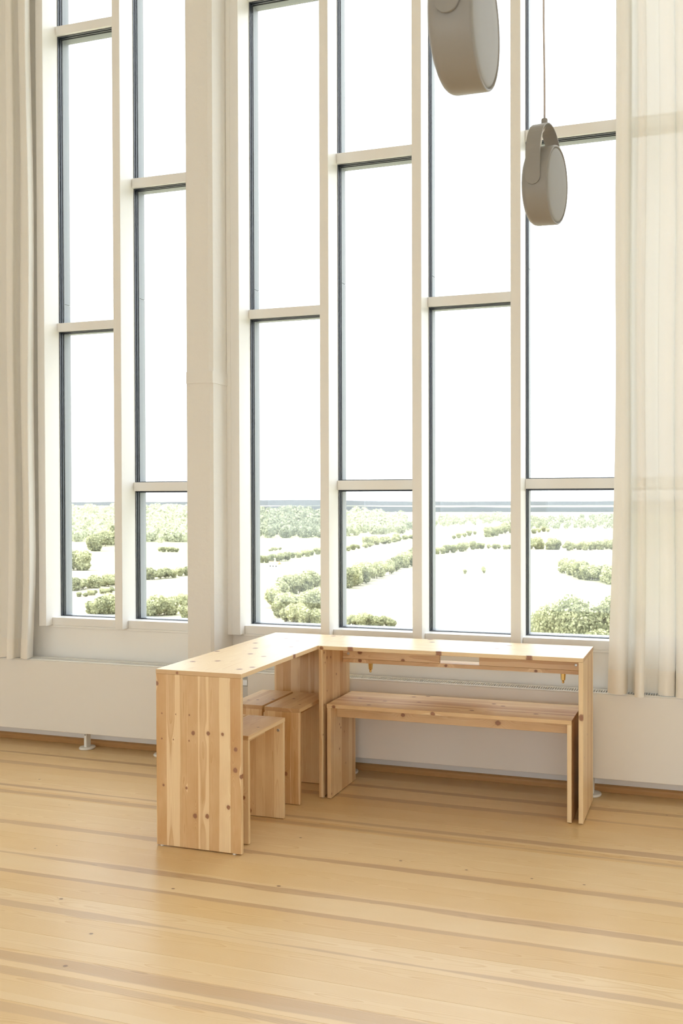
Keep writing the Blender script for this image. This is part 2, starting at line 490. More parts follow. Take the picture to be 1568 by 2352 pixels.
for i, (a, b) in enumerate(sorted(posts)):
    o = box('trim_%d' % (i + 1), a, b, POSTY, YO, ZPB, ZT, M['white'], None, 0.0015)
    lab = {5: 'white window post beside the left curtain, left of the first tall pane', 6: 'white window post between the two left bays, ending above the wall',
           7: 'white window post standing right beside the plastered column', 8: 'white window post behind the inner corner of the two tables',
           9: 'white window post to the left of the bay that holds the upper lamp', 10: 'white window post behind the strapped lamp hanging on its cord',
           11: 'white window post hidden behind the right curtain'}
    idx = min(range(len(posts)), key=lambda k: abs(posts[k][0] - a))
    names = {0: lab[5], 1: lab[6], 2: lab[7], 3: lab[8], 4: lab[9], 5: lab[10], 6: lab[11]}
    tag(o, names.get(idx, 'white window post of the added window run beyond the curtains'), 'post', kind='structure')
    if idx not in names: o['group'] = 'posts beyond the curtains'

Z_ODD = [(2.426, 2.475), (4.175, 4.228)]
Z_EVEN = [(1.4766, 1.527), (3.223, 3.277)]
wlab = ['tall window bay nearest the left curtain', 'tall window bay left of the column, next to it', 'tall window bay right of the column above the table corner',
        'tall window bay with two crossbars, above the long bench', 'tall window bay behind the upper cropped lamp', 'tall window bay behind the strapped lamp, next to the right curtain']
for i, ((x0, x1), p) in enumerate(zip(bays, par)):
    W_ = empty('window_%d' % (i + 1), ((x0 + x1) / 2, FR, SILL))
    ox = (x0 + x1) / 2
    def wp(name, lst, mat, bev=0.0):
        return boxes(name, [(a - ox, b - ox, c - FR, d - FR, e - SILL, f - SILL) for a, b, c, d, e, f in lst], mat, W_, bev)
    tag(W_, wlab[i] if i < 6 else 'tall window bay of the added run beyond the curtains', 'window', None if i < 6 else 'window bays beyond the curtains', 'structure')
    tr = Z_ODD if p else Z_EVEN
    e = 0.0006
    wp('sill', [(x0 + e, x1 - e, 1.42, 1.60, ZPB, SILL)], M['white'], 0.001)
    wp('batten', [(x0 - 0.0245, x1 + 0.0245, 1.4185, 1.4245, 0.676, 0.6885)], M['white'], 0.0015)
    lo = SILL
    for za, zb in tr + [(ZT, ZT + .01)]:
        hi = za
        # dark frame in two steps, gasket, pane, outer reveal
        def ring(w_, ya, yb, lo=lo, hi=hi):
            return [(x0, x0 + w_, ya, yb, lo, hi), (x1 - w_, x1, ya, yb, lo, hi), (x0 + w_, x1 - w_, ya, yb, lo, lo + min(w_, .0045)), (x0 + w_, x1 - w_, ya, yb, hi - w_, hi)]
        wp('frame', ring(0.004, FR, 1.5195) + ring(0.007, 1.5235, 1.5375), M['frame'])
        wp('gasket', ring(0.0025, 1.5195, 1.5235) + ring(0.009, 1.5375, 1.5425), M['gasket'])
        wp('bead', ring(0.0085, 1.5425, 1.5465)[:2], M['fin'])
        wp('pane', [(x0 + .004, x1 - .004, 1.5465, 1.5525, lo + .004, hi - .004)], M['glass'])
        if hi > 2.6 > lo:
            seg = [(lo, 2.598), (2.601, hi)]
        else:
            seg = [(lo, hi)]
        rv = []
        for s0, s1 in seg:
            rv += [(x0, x0 + .006, 1.5525, 1.615, s0, s1), (x1 - .006, x1, 1.5525, 1.615, s0, s1)]
        rv += [(x0 + .006, x1 - .006, 1.5525, 1.615, lo, lo + .003), (x0 + .006, x1 - .006, 1.5525, 1.615, hi - .005, hi)]
        wp('outer_reveal', rv, M['fin'])
        if zb < ZT:
            wp('crossbar', [(x0 + e, x1 - e, 1.487, 1.60, za, zb)], M['white'], 0.001)
        lo = zb

# other walls, ceiling, column
def wall_with_openings(name, axis, at, thick, a0, a1, opens, label):
    """wall in plane axis=at; opens: list of (lo, hi, z0, z1)"""
    lst = []; prev = a0
    def bx_(u0, u1, z0, z1):
        if axis == 'x': lst.append((at, at + thick, u0, u1, z0, z1))
        else: lst.append((u0, u1, at, at + thick, z0, z1))
    for lo, hi, z0, z1 in opens:
        bx_(prev, lo, -0.02, ZC); bx_(lo, hi, -0.02, z0); bx_(lo, hi, z1, ZC); prev = hi
    bx_(prev, a1, -0.02, ZC)
    o = boxes(name, lst, M['wall']); tag(o, label, 'wall', kind='structure')
    for lo, hi, z0, z1 in opens:
        if axis == 'x': box('pane', at + thick / 2 - .004, at + thick / 2 + .004, lo, hi, z0, z1, M['glass'], o)
        else: box('pane', lo, hi, at + thick / 2 - .004, at + thick / 2 + .004, z0, z1, M['glass'], o)
    return o


wall_with_openings('wall_left', 'x', XL - .2, .2, YB, YW, [], 'white side wall beyond the left curtain, outside the frame')
wall_with_openings('wall_right', 'x', XR, .2, YB, YW, [(-3.0, -1.2, .3, 2.3)], 'white side wall on the right with an added fill-light window, outside the frame')  # unseen window put in to bring light from the right
wall_with_openings('wall_back', 'y', YB - .2, .2, XL, XR, [(-4.6, -2.6, .05, 2.3), (-2.2, -.2, .05, 2.3), (.2, 2.2, .05, 2.3), (2.6, 4.6, .05, 2.3)], 'white wall with four added fill-light windows behind the viewpoint, outside the frame')  # unseen windows, added low and wide to fill the room with light
ce = box('ceiling', XL - .2, XR + .2, YB - .2, YO, ZC, ZC + .3, M['ceiling'])
tag(ce, 'white ceiling high above the tall windows', 'ceiling', kind='structure')

colm = empty('column', (-0.433, 1.30, 0))
tag(colm, 'white plastered square column with a raised band between the window bays', 'column', kind='structure')
zb0, zb1 = 2.045, 2.108
def shaft(z0, z1, grow, cham, nm, bev=0.0):
    x0, x1, y0, y1 = -0.4945 + .433, -0.3395 + grow + .433, 1.19 - grow - 1.30, YW - 0.001 - 1.30
    bm = bmesh.new()
    pts = [(x0 + .006, y0), (x1 - cham, y0), (x1, y0 + cham * .75), (x1, y1), (x0, y1), (x0, y0 + .006)]
    lo = [bm.verts.new((x, y, z0)) for x, y in pts]; hi = [bm.verts.new((x, y, z1)) for x, y in pts]
    for k in range(len(pts)):
        bm.faces.new((lo[k], lo[(k + 1) % 6], hi[(k + 1) % 6], hi[k]))
    bm.faces.new(lo); bm.faces.new(hi)
    return link(nm, mesh(bm), M['column'], colm)
shaft(0.0005, zb0, 0.0, .016, 'lower_shaft')
shaft(zb0, zb1, 0.005, .003, 'band')
shaft(zb1, ZC - .0005, -0.001, .020, 'upper_shaft')

# skirting
def skirting(nm, x0, x1):
    bm = bmesh.new()
    pr = [(YW - .0005, 0.0005), (1.406, 0.0005), (1.406, .018), (1.409, .026), (1.414, .031), (YW - .0005, .034)]
    A = [bm.verts.new((0, y, z)) for y, z in pr]; B = [bm.verts.new((x1 - x0, y, z)) for y, z in pr]
    for k in range(len(pr)): bm.faces.new((A[k], A[(k + 1) % 6], B[(k + 1) % 6], B[k]))
    bm.faces.new(A); bm.faces.new(B)
    o = link(nm, mesh(bm), M['skirting']); o.location = (x0, 0, 0)
    o['seed'] = 3.1 + x0; o['tint'] = .5; o['core'] = [1.36, -.02, 0.0]; o['k1'] = [0.0, 0.0, 0.0]; o['heart'] = 9.0
    return o
tag(skirting('baseboard_left', XL, -0.4955), 'brown wooden skirting under the left radiator', 'skirting', kind='structure')
tag(skirting('baseboard_right', -0.338, XR), 'brown wooden skirting under the right radiator', 'skirting', kind='structure')

# ------------------------------------------------------------------ radiators
def radiator(x0, x1, feet, label):
    t = empty('radiator', (x0, 1.34, 0)); tag(t, label, 'radiator')
    L = x1 - x0; y0, y1 = 1.285 - 1.34, 1.398 - 1.34
    z0, z1 = 0.0955, 0.5
    box('front_panel', 0, L, y0, y0 + .016, z0, z1 - .001, M['radiator'], t, 0.003, 2)
    box('back_panel', 0.01, L - .01, y1 - .012, y1, z0 + .005, z1 - .006, M['radiator'], t, 0.002)
    box('end_panel', 0.0, .012, y0 + .0165, y1 - .0125, z0 + .005, z1 - .006, M['radiator'], t)
    box('end_panel', L - .012, L, y0 + .0165, y1 - .0125, z0 + .005, z1 - .006, M['radiator'], t)
    gf = boxes('grille_frame', [(0, L, y0 + .0005, y0 + .024, z1 - .0005, z1 + .003), (0, L, y1 - .022, y1, z1 - .0055, z1 + .003), (0, .014, y0 + .024, y1 - .022, z1 - .0055, z1 + .003),
                        (L - .014, L, y0 + .024, y1 - .022, z1 - .0055, z1 + .003)], M['grille'], t)
    n = int((L - .03) / .0115)
    sl_ = [(0.016 + k * .0115, 0.016 + k * .0115 + .0054, y0 + .024, y1 - .022, z1 - .004, z1 + .002) for k in range(n)]
    g = boxes('grille_slats', sl_, M['grille'], t); g['kind'] = 'stuff'
    box('slot_backing', 0.014, L - .014, y0 + .020, y1 - .016, z0 + .02, z1 - .022, M['grille'], t)  # closed pale block added under the slots to make them look grey
    for fx in feet:
        f = empty('foot', (fx - x0, 0, 0), t)
        bm = bmesh.new(); add_box(bm, -.0085, .0085, -.025, .020, .0125, z0 + .002, .0012)
        link('post', mesh(bm), M['plastic'], f)
        bm = bmesh.new()
        lathe(bm, [(.030, .0005), (.041, .0005), (.043, .003), (.043, .0085), (.041, .0118), (.036, .0125), (.02, .0125)], 40)
        for v in bm.verts: v.co.y *= 1.28; v.co.y -= .003; v.co.x += .0
        link('base_plate', mesh(bm, True), M['plastic'], f)
        bm = bmesh.new(); lathe(bm, [(.0005, -.0256), (.0035, -.0256), (.0035, -.02), (.0005, -.02)], 14, 'Y')
        for v in bm.verts: v.co.z += .082
        link('screw', mesh(bm), M['gasket'], f)
    return t


radiator(-3.2, -0.56, [-2.1, -1.222, -0.737], 'long low white radiator to the left of the column and tables')
rr = radiator(-0.186, 3.1, [0.375, 1.612, 2.6], 'long low white radiator with slotted top behind the bench')
box('valve', -0.075, -.001, -0.048, .03, .425, .462, M['steel'], rr, .004)

# ------------------------------------------------------------------ furniture
WRNG = random.Random(11)
STAVE_CACHE = {}


def stave_mesh(L, w_, T, which, b):
    key = (round(L, 4), round(w_, 5), round(T, 4), which, b)
    if key in STAVE_CACHE: return STAVE_CACHE[key]
    bm = bmesh.new(); add_box(bm, -L / 2, L / 2, -w_ / 2, w_ / 2, -T / 2, T / 2)
    es = []
    for e in bm.edges:
        mid = (e.verts[0].co + e.verts[1].co) / 2
        d = e.verts[0].co - e.verts[1].co
        if abs(d.x) > L * .5:
            if which in ('first', 'both') and mid.y < 0: es.append(e)
            if which in ('last', 'both') and mid.y > 0: es.append(e)
        elif abs(d.z) > T * .5:
            if which in ('first', 'both') and mid.y < 0: es.append(e)
            if which in ('last', 'both') and mid.y > 0: es.append(e)
        else: es.append(e)
    bmesh.ops.bevel(bm, geom=es, offset=b, segments=2, affect='EDGES', profile=0.5)
    me = mesh(bm); me.materials.append(M['pine']); STAVE_CACHE[key] = me
    return me


def set_wood(o, seed=None, tint=None, core=None, knots=()):
    o['seed'] = WRNG.uniform(0, 60) if seed is None else seed
    o['tint'] = WRNG.uniform(.05, .95) if tint is None else tint
    o['core'] = list(core) if core else [WRNG.uniform(-.022, .022), WRNG.choice((-1, 1)) * WRNG.uniform(.012, .05), 0.0]
    cy_, cz_, _ = o['core']
    o['heart'] = math.hypot(abs(cy_) * .5 + WRNG.uniform(.016, .032), cz_)
    for k in range(4): o['k%d' % (k + 1)] = list(knots[k]) if k < len(knots) else [0.0, 0.0, 0.0]


def panel(name, parent, origin, u, v, L, Wd, T, n, knots=(), tints=None, bev=.0016, rk=0, b0=0.35, spread=.3):
    """glued-up board: origin = corner, u = grain direction, v = across, thickness to u x v. Its staves are sub-parts."""
    u = Vector(u); v = Vector(v); nrm = u.cross(v)
    e = empty(name, Vector(origin) + u * L / 2 + v * Wd / 2 + nrm * T / 2, parent)
    mt = Matrix((u, v, nrm)).transposed()
    e.rotation_euler = mt.to_euler()
    sw = Wd / n
    for i in range(n):
        which = 'both' if n == 1 else 'first' if i == 0 else 'last' if i == n - 1 else 'mid'
        o = link('stave', stave_mesh(L, sw, T, which, bev), None, e)
        o.location = (0, -Wd / 2 + (i + .5) * sw, 0)
        c = (i + .5) * sw
        ks = [(a - L / 2, b - c, r) for a, b, r in knots if abs(b - c) < sw * .55 + abs(r) * 1.1][:4]
        if rk and WRNG.random() < rk and len(ks) < 4:
            ks.append((WRNG.uniform(-.48, .48) * L, WRNG.uniform(-.4, .4) * sw, WRNG.uniform(.003, .009)))
        set_wood(o, tint=(tints[i] if tints else min(1, max(0, b0 + WRNG.uniform(-spread, spread)))), knots=ks)
    return e


def glide(parent, x, y, h, r=.008):
    bm = bmesh.new(); lathe(bm, [(r, 0.0003), (r, h)], 16)
    for q in bm.verts: q.co.x += x; q.co.y += y
    return link('glide', mesh(bm), M['plastic'], parent)


def screw(parent, p, axis, r=.0068):
    bm = bmesh.new()
    lathe(bm, [(r, -.001), (r, .0012), (r * .8, .0018), (r * .45, .0018), (r * .40, .0006), (.0002, .0006)], 20, axis, cap=False)
    o = link('screw', mesh(bm), M['steel'], parent); o.location = p
    return o


HT, TT = 0.73, 0.0185
WT, LA, LB = 0.3875, 1.2363, 1.2391
FT = 0.005


# --- table A: runs from the camera to the wall
tA = empty('table', (0, 0, 0))
tag(tA, 'pine table end-on to the window wall, its solid end panel nearest the camera', 'table')
kA = [(0.0685, 0.8346), (0.1406, 0.6772), (0.0162, 0.5276), (0.0527, 0.2241), (0.1465, 0.2747), (0.1941, 0.5052), (0.2828, 0.4552), (0.1468, 1.0308),
      (0.2834, 0.7699), (0.3595, 0.1679), (0.3301, 0.1067), (0.385, 0.5561), (0.2368, 0.9629), (0.3375, 1.1969), (0.300, -.04)]
panel('tabletop', tA, (WT, 0, HT - TT), (0, 1, 0), (-1, 0, 0), LA, WT, TT, 8, [(y, WT - x, .0125) for x, y in kA] + [(.001, WT - .2582, -.010), (.001, WT - .10, -.006), (.56, .002, -.009)], b0=.08, spread=.08)  # paler than the panels: light from above put into the stave tint
# near end panel (front face towards -y)
kN = [(0.1707, 0.4777, 0.0073), (0.2391, 0.4812, 0.0073), (0.3033, 0.4824, 0.0058), (0.3615, 0.4252, 0.0073), (0.3594, 0.3413, 0.0084), (0.3858, 0.3169, 0.0073),
      (0.3281, 0.1896, 0.0074), (0.3602, 0.1424, 0.0079), (0.1776, 0.1393, 0.0084), (0.2327, 0.1438, 0.0079), (0.0266, 0.5487, 0.0026), (0.0907, 0.5489, 0.002),
      (0.1535, 0.55, 0.003), (0.026, 0.4443, 0.003), (0.0795, 0.4442, 0.0025), (0.1518, 0.4445, 0.003), (0.0326, 0.2528, 0.0045), (0.1384, 0.2504, 0.005),
      (0.0035, 0.6713, 0.0075), (0.3854, 0.5756, 0.0055)]
hp = HT - TT - FT
# u=z, v=x, normal=z x x=y  -> origin at front-left-bottom
e = panel('end_panel', tA, (0.0012, 0.0005, FT), (0, 0, 1), (1, 0, 0), hp, WT - .0016, TT, 8, [(z - FT, x, r * 1.12) for x, z, r in kN],
          tints=[.75, .62, .70, .72, .60, .66, .08, .80])
e = panel('end_panel', tA, (0.0012, LA - TT - .0005, FT), (0, 0, 1), (1, 0, 0), hp, WT - .0016, TT, 8, rk=.3, b0=.55)
gl_a = empty('glides', (0, 0, 0), tA)
for gx, gy in ((.022, .010), (.352, .010), (.022, LA - .010), (.352, LA - .010)): glide(gl_a, gx, gy, FT)
panel('rail', tA, (0.105, TT + .001, .6105), (0, 1, 0), (0, 0, 1), LA - 2 * TT - .002, .1000, TT, 2, b0=.5)

# --- table B: along the wall
tB = empty('table', (WT, LA - WT, 0))
tag(tB, 'pine table along the window wall with the long bench pushed under it', 'table')
yB0 = 0.0013
kBt = [(0.5492, 0.7801), (0.9783, 0.7686), (1.3909, 0.7973), (0.8374, 1.2239), (0.8708, 1.1369), (1.1676, 1.2224), (1.2464, 1.1408), (1.5131, 1.1069), (1.2122, 1.0252)]
kBe = [(0.4046, 0.002, -.0095), (0.590, .002, -.008), (0.835, 0.003, -.010), (1.02, .001, -.007)]
panel('tabletop', tB, (0.0008, yB0, HT - TT), (1, 0, 0), (0, 1, 0), LB, WT, TT, 8, [(x - WT, max(.004, y - (LA - WT)), .0125) for x, y in kBt] + [(x - WT, y, r) for x, y, r in kBe], b0=.08, spread=.08)  # pale stave tint paints in the brightness of the lit top
x0l, x1l = .0036, .0231
# left end: inner face (+x) seen. u=z, v=y, normal = z x y = -x -> origin at +x side
panel('end_panel', tB, (x1l, yB0 + .0008, FT), (0, 0, 1), (0, 1, 0), hp, WT - .0016, x1l - x0l, 8,
      [(.69, .02, .006), (.66, .06, .007), (.64, .035, .004), (.655, .11, .006), (.56, .19, .005), (.5, .06, .004), (.44, .02, .004), (.30, .005, .004), (.2, .006, .005), (.12, .005, .005), (.37, .004, .004)], b0=.55)
x1r = LB - .0002
panel('end_panel', tB, (x1r - .0001, yB0 + .0008, FT), (0, 0, 1), (0, 1, 0), hp, WT - .0016, x1l - x0l, 8,
      [(.465, .003, -.014), (.36, .15, .004), (.5, .19, .003), (.43, .22, .004), (.28, .05, .004), (.6, .26, .003)], b0=.35)
gl_b = empty('glides', (0, 0, 0), tB)
for gx in (.0133, LB - .010):
    for gy in (.03, WT - .03): glide(gl_b, gx, gy, FT)
# slotted rail + shelf board
ry = 1.1319 - (LA - WT)
sx0, sx1 = 0.910 - WT, 1.105 - WT
xa, xb = x1l + .0005, LB - .0202
rail = empty('rail', (0, 0, 0), tB)
def timber(nm, parent, x0, x1, y0, y1, z0, z1, knots=(), tint=.45, bev=.001):
    bm = bmesh.new(); cx, cyy, cz = (x0 + x1) / 2, (y0 + y1) / 2, (z0 + z1) / 2
    # local X along x, local Y along z, local Z along -y
    add_box(bm, -(x1 - x0) / 2, (x1 - x0) / 2, -(z1 - z0) / 2, (z1 - z0) / 2, -(y1 - y0) / 2, (y1 - y0) / 2, bev)
    o = link(nm, mesh(bm), M['pine'], parent); o.location = (cx, cyy, cz); o.rotation_euler = (math.pi / 2, 0, 0)
    set_wood(o, tint=tint, knots=[(x - cx, z - cz, r) for x, z, r in knots])
    return o
zs0, zs1 = .6292, HT - TT - .0006
timber('rail_board', rail, xa, sx0, ry, ry + TT, zs0 + .0006, zs1, [(0.5023 - WT, .664, .011), (0.7252 - WT, .634, .008)], .55)
timber('rail_board', rail, sx1, xb, ry, ry + TT, zs0 + .0006, zs1, [(1.25 - WT, .705, .006)], .6)
timber('rail_board', rail, sx0, sx1, ry, ry + TT, .668, zs1, [], .5)
timber('brace', tB, sx0 - .03, sx1 + .03, ry + TT + .0006, ry + .100, .6105, zs0, [], .2)
timber('rail_lath', rail, xa, xb, ry, ry + TT, .6105, zs0, [(0.5022 - WT, .6225, .009), (0.9417 - WT, .6194, .007), (1.3754 - WT, .6166, .007)], .5)
screw(tB, (0.4412 - WT, ry, .655), 'Y').rotation_euler = (0, 0, math.pi)
screw(tB, (1.5695 - WT - .009, ry, .655), 'Y').rotation_euler = (0, 0, math.pi)
for fx in (0.5425, 1.495):
    f = empty('levelling_bolt', (fx - WT, 1.178 - (LA - WT), 0), tB)
    bm = bmesh.new(); lathe(bm, [(.0125, .7110), (.0125, .606), (.0098, .574), (.0095, .5735)], 6)
    link('sleeve', mesh(bm), M['brass'], f)
    bm = bmesh.new(); lathe(bm, [(.0052, .5735), (.0058, .562), (.0048, .5595), (.002, .5590)], 16)
    link('bolt_tip', mesh(bm, True), M['brass'], f)

# --- bench under table B
HB = 0.4521
bx0, bx1, by0, bd = 0.4279, 1.5765, 0.8572, 0.3592
bn = empty('bench', (bx0, by0, 0))
tag(bn, 'long pine bench pushed lengthwise under the table along the window wall', 'bench')
LBn = bx1 - bx0
kS = [(0.5335, 1.0481), (0.669, 1.0152), (0.6252, 0.9025), (0.8305, 1.0449), (0.772, 1.1628), (0.8337, 1.20), (1.1142, 0.9341), (1.4043, 0.9545), (1.1787, 1.1188), (1.2292, 1.081)]
panel('seat', bn, (0, 0, HB - TT), (1, 0, 0), (0, 1, 0), LBn, bd, TT, 7, [(x - bx0, y - by0, .010) for x, y in kS] + [(.036, .001, -.008), (.52, .002, -.010)], tints=[.5, .75, .8, .85, .6, .35, .2])
hbp = HB - TT - .0025
panel('leg_panel', bn, (.0016 + .0195, .001, .0025), (0, 0, 1), (0, 1, 0), hbp, bd - .002, .0195, 7, [(.33, .12, .004), (.31, .14, .0045), (.28, .19, .004), (.21, .12, .005), (.12, .21, .004), (.02, .01, .005)], b0=.5)
panel('leg_panel', bn, (LBn - .0006, .001, .0025), (0, 0, 1), (0, 1, 0), hbp, bd - .002, .0195, 7, b0=.55)
timber('rail', bn, .0218, LBn - .0208, .083, .1015, .3765, HB - TT - .0004, [(0.7816 - bx0, .4069, .009), (1.2337 - bx0, .4011, .012), (.942 - bx0, .432, .010)], .5)
timber('rail', bn, .0218, LBn - .0208, bd - .10, bd - .0815, .3765, HB - TT - .0004, [], .5)
screw(bn, (.0218, .13, .395), 'X')

# --- four stools under table A
def stool(x0, x1, y0, y1, label, knots=(), near=False):
    t = empty('stool', (x0, y0, 0)); tag(t, label, 'stool', 'stools under the end-on table')
    w_, l_ = x1 - x0, y1 - y0
    panel('seat', t, (w_, 0, HB - TT), (0, 1, 0), (-1, 0, 0), l_, w_, TT, 4, [(y, w_ - x, r) for x, y, r in knots], b0=.35, spread=.2)
    panel('leg_panel', t, (.001, .001, .0025), (0, 0, 1), (1, 0, 0), hbp, w_ - .002, TT, 4, rk=.35, b0=.5)
    panel('leg_panel', t, (.001, l_ - TT - .001, .0025), (0, 0, 1), (1, 0, 0), hbp, w_ - .002, TT, 4, [(.02, .012, .010)] if near else (), b0=.45)
    r_ = panel('rail', t, (.072, TT + .0014, .378), (0, 1, 0), (0, 0, 1), l_ - 2 * TT - .0028, HB - TT - .3784, TT, 1, b0=.5)
    screw(t, (w_ - .026, l_ - TT - .001, .397), 'Y').rotation_euler = (0, 0, math.pi)
    return t


stool(.1795, .3600, .1265, .5135, 'pine stool nearest the camera, half outside the end panel of the table', [(.07, .14, .007), (.150, .165, .006)], True)
stool(-.0120, .1690, .1265, .5150, 'pine stool hidden behind the end panel, only a corner of its seat showing')
stool(.1700, .3505, .7090, 1.0985, 'pine stool at the inner end of the table, beside the bench table', [(.06, .22, .008), (.14, .10, .006), (.172, .30, .009)])
stool(-.0156, .1525, .7237, 1.1040, 'pine stool at the inner end of the table, on the side away from the bench', [(.05, .10, .006), (.09, .12, .007), (.155, .16, .008)])

# ------------------------------------------------------------------ curtains
def catmull(pts, sub):
    out = []; n = len(pts)
    P_ = [Vector((*p, 0)) for p in pts]
    for i in range(n - 1):
        p0, p1, p2, p3 = P_[max(i - 1, 0)], P_[i], P_[i + 1], P_[min(i + 2, n - 1)]
        for k in range(sub):
            s = k / sub
            out.append(0.5 * ((2 * p1) + (p2 - p0) * s + (2 * p0 - 5 * p1 + 4 * p2 - p3) * s * s + (3 * p1 - p0 - 3 * p2 + p3) * s ** 3))
    out.append(P_[-1]); return out


def curtain(plan, edge, label, zb=.5065, zt=5.15):
    pl = catmull(plan, 6)
    zs = [zb, zb + .04, zb + .08, zb + .115] + [zb + .115 + (zt - zb - .115) * (k / 26) for k in range(1, 27)]
    ez = [e_[0] for e_ in edge]; ex = [e_[1] for e_ in edge]
    x_e = plan[0][0]
    def pos(p, z, off=0.0):
        d = float(np.interp(z, ez, ex)) - x_e
        k = math.exp(-abs(p.x - x_e) / .07)
        s = (z - zb) / (zt - zb)
        x = p.x + d * k + .004 * math.sin(9 * p.x + 3.1 * z)
        yc = 1.285
        y = yc + (p.y - yc) * (1 - .25 * s) + .004 * math.sin(31 * p.x + 2.3 * z)
        return Vector((x, y - off, z))
    def surf(zl, off):
        bm = bmesh.new(); g = [[bm.verts.new(pos(p, z, off)) for p in pl] for z in zl]
        for a, b in zip(g, g[1:]):
            for k in range(len(pl) - 1): bm.faces.new((a[k], a[k + 1], b[k + 1], b[k]))
        me = bpy.data.meshes.new('c'); bm.to_mesh(me); bm.free()
        for q in me.polygons: q.use_smooth = True
        return me
    o = link('curtain', surf(zs, 0), M['curtain']); tag(o, label, 'curtain')
    link('hem', surf(zs[:4], .0022), M['hem'], o)
    return o


plR = [(1.692, 1.29), (1.735, 1.265), (1.770, 1.275), (1.780, 1.32), (1.778, 1.345), (1.797, 1.34), (1.815, 1.29), (1.820, 1.225), (1.842, 1.206), (1.858, 1.23),
       (1.856, 1.30), (1.855, 1.345), (1.885, 1.35), (1.914, 1.345), (1.919, 1.315), (1.953, 1.295), (1.985, 1.305), (1.990, 1.34), (1.997, 1.27), (2.03, 1.25),
       (2.06, 1.27), (2.062, 1.34), (2.10, 1.345), (2.115, 1.27), (2.15, 1.25), (2.18, 1.28), (2.185, 1.34), (2.22, 1.345), (2.24, 1.27), (2.28, 1.25), (2.32, 1.28),
       (2.33, 1.34), (2.37, 1.34), (2.39, 1.26)]
curtain(plR, [(.507, 1.692), (1.11, 1.7084), (2.13, 1.7238), (3.74, 1.7269), (5.2, 1.728)], 'cream sheer curtain hanging in folds to the right of the lamps')
plL = [(-1.600, 1.345), (-1.585, 1.30), (-1.578, 1.262), (-1.61, 1.268), (-1.64, 1.29), (-1.655, 1.335), (-1.672, 1.30), (-1.662, 1.25), (-1.69, 1.236), (-1.703, 1.27),
       (-1.725, 1.31), (-1.765, 1.28), (-1.79, 1.24), (-1.82, 1.25), (-1.825, 1.32), (-1.86, 1.33), (-1.88, 1.26), (-1.91, 1.24), (-1.94, 1.27), (-1.945, 1.33), (-1.98, 1.33),
       (-2.0, 1.26), (-2.04, 1.25), (-2.06, 1.31), (-2.1, 1.33), (-2.12, 1.26), (-2.17, 1.25)]
curtain(plL, [(.507, -1.600), (1.05, -1.572), (2.3, -1.568), (4.3, -1.573), (5.2, -1.574)], 'cream sheer curtain hanging beside the leftmost window post')

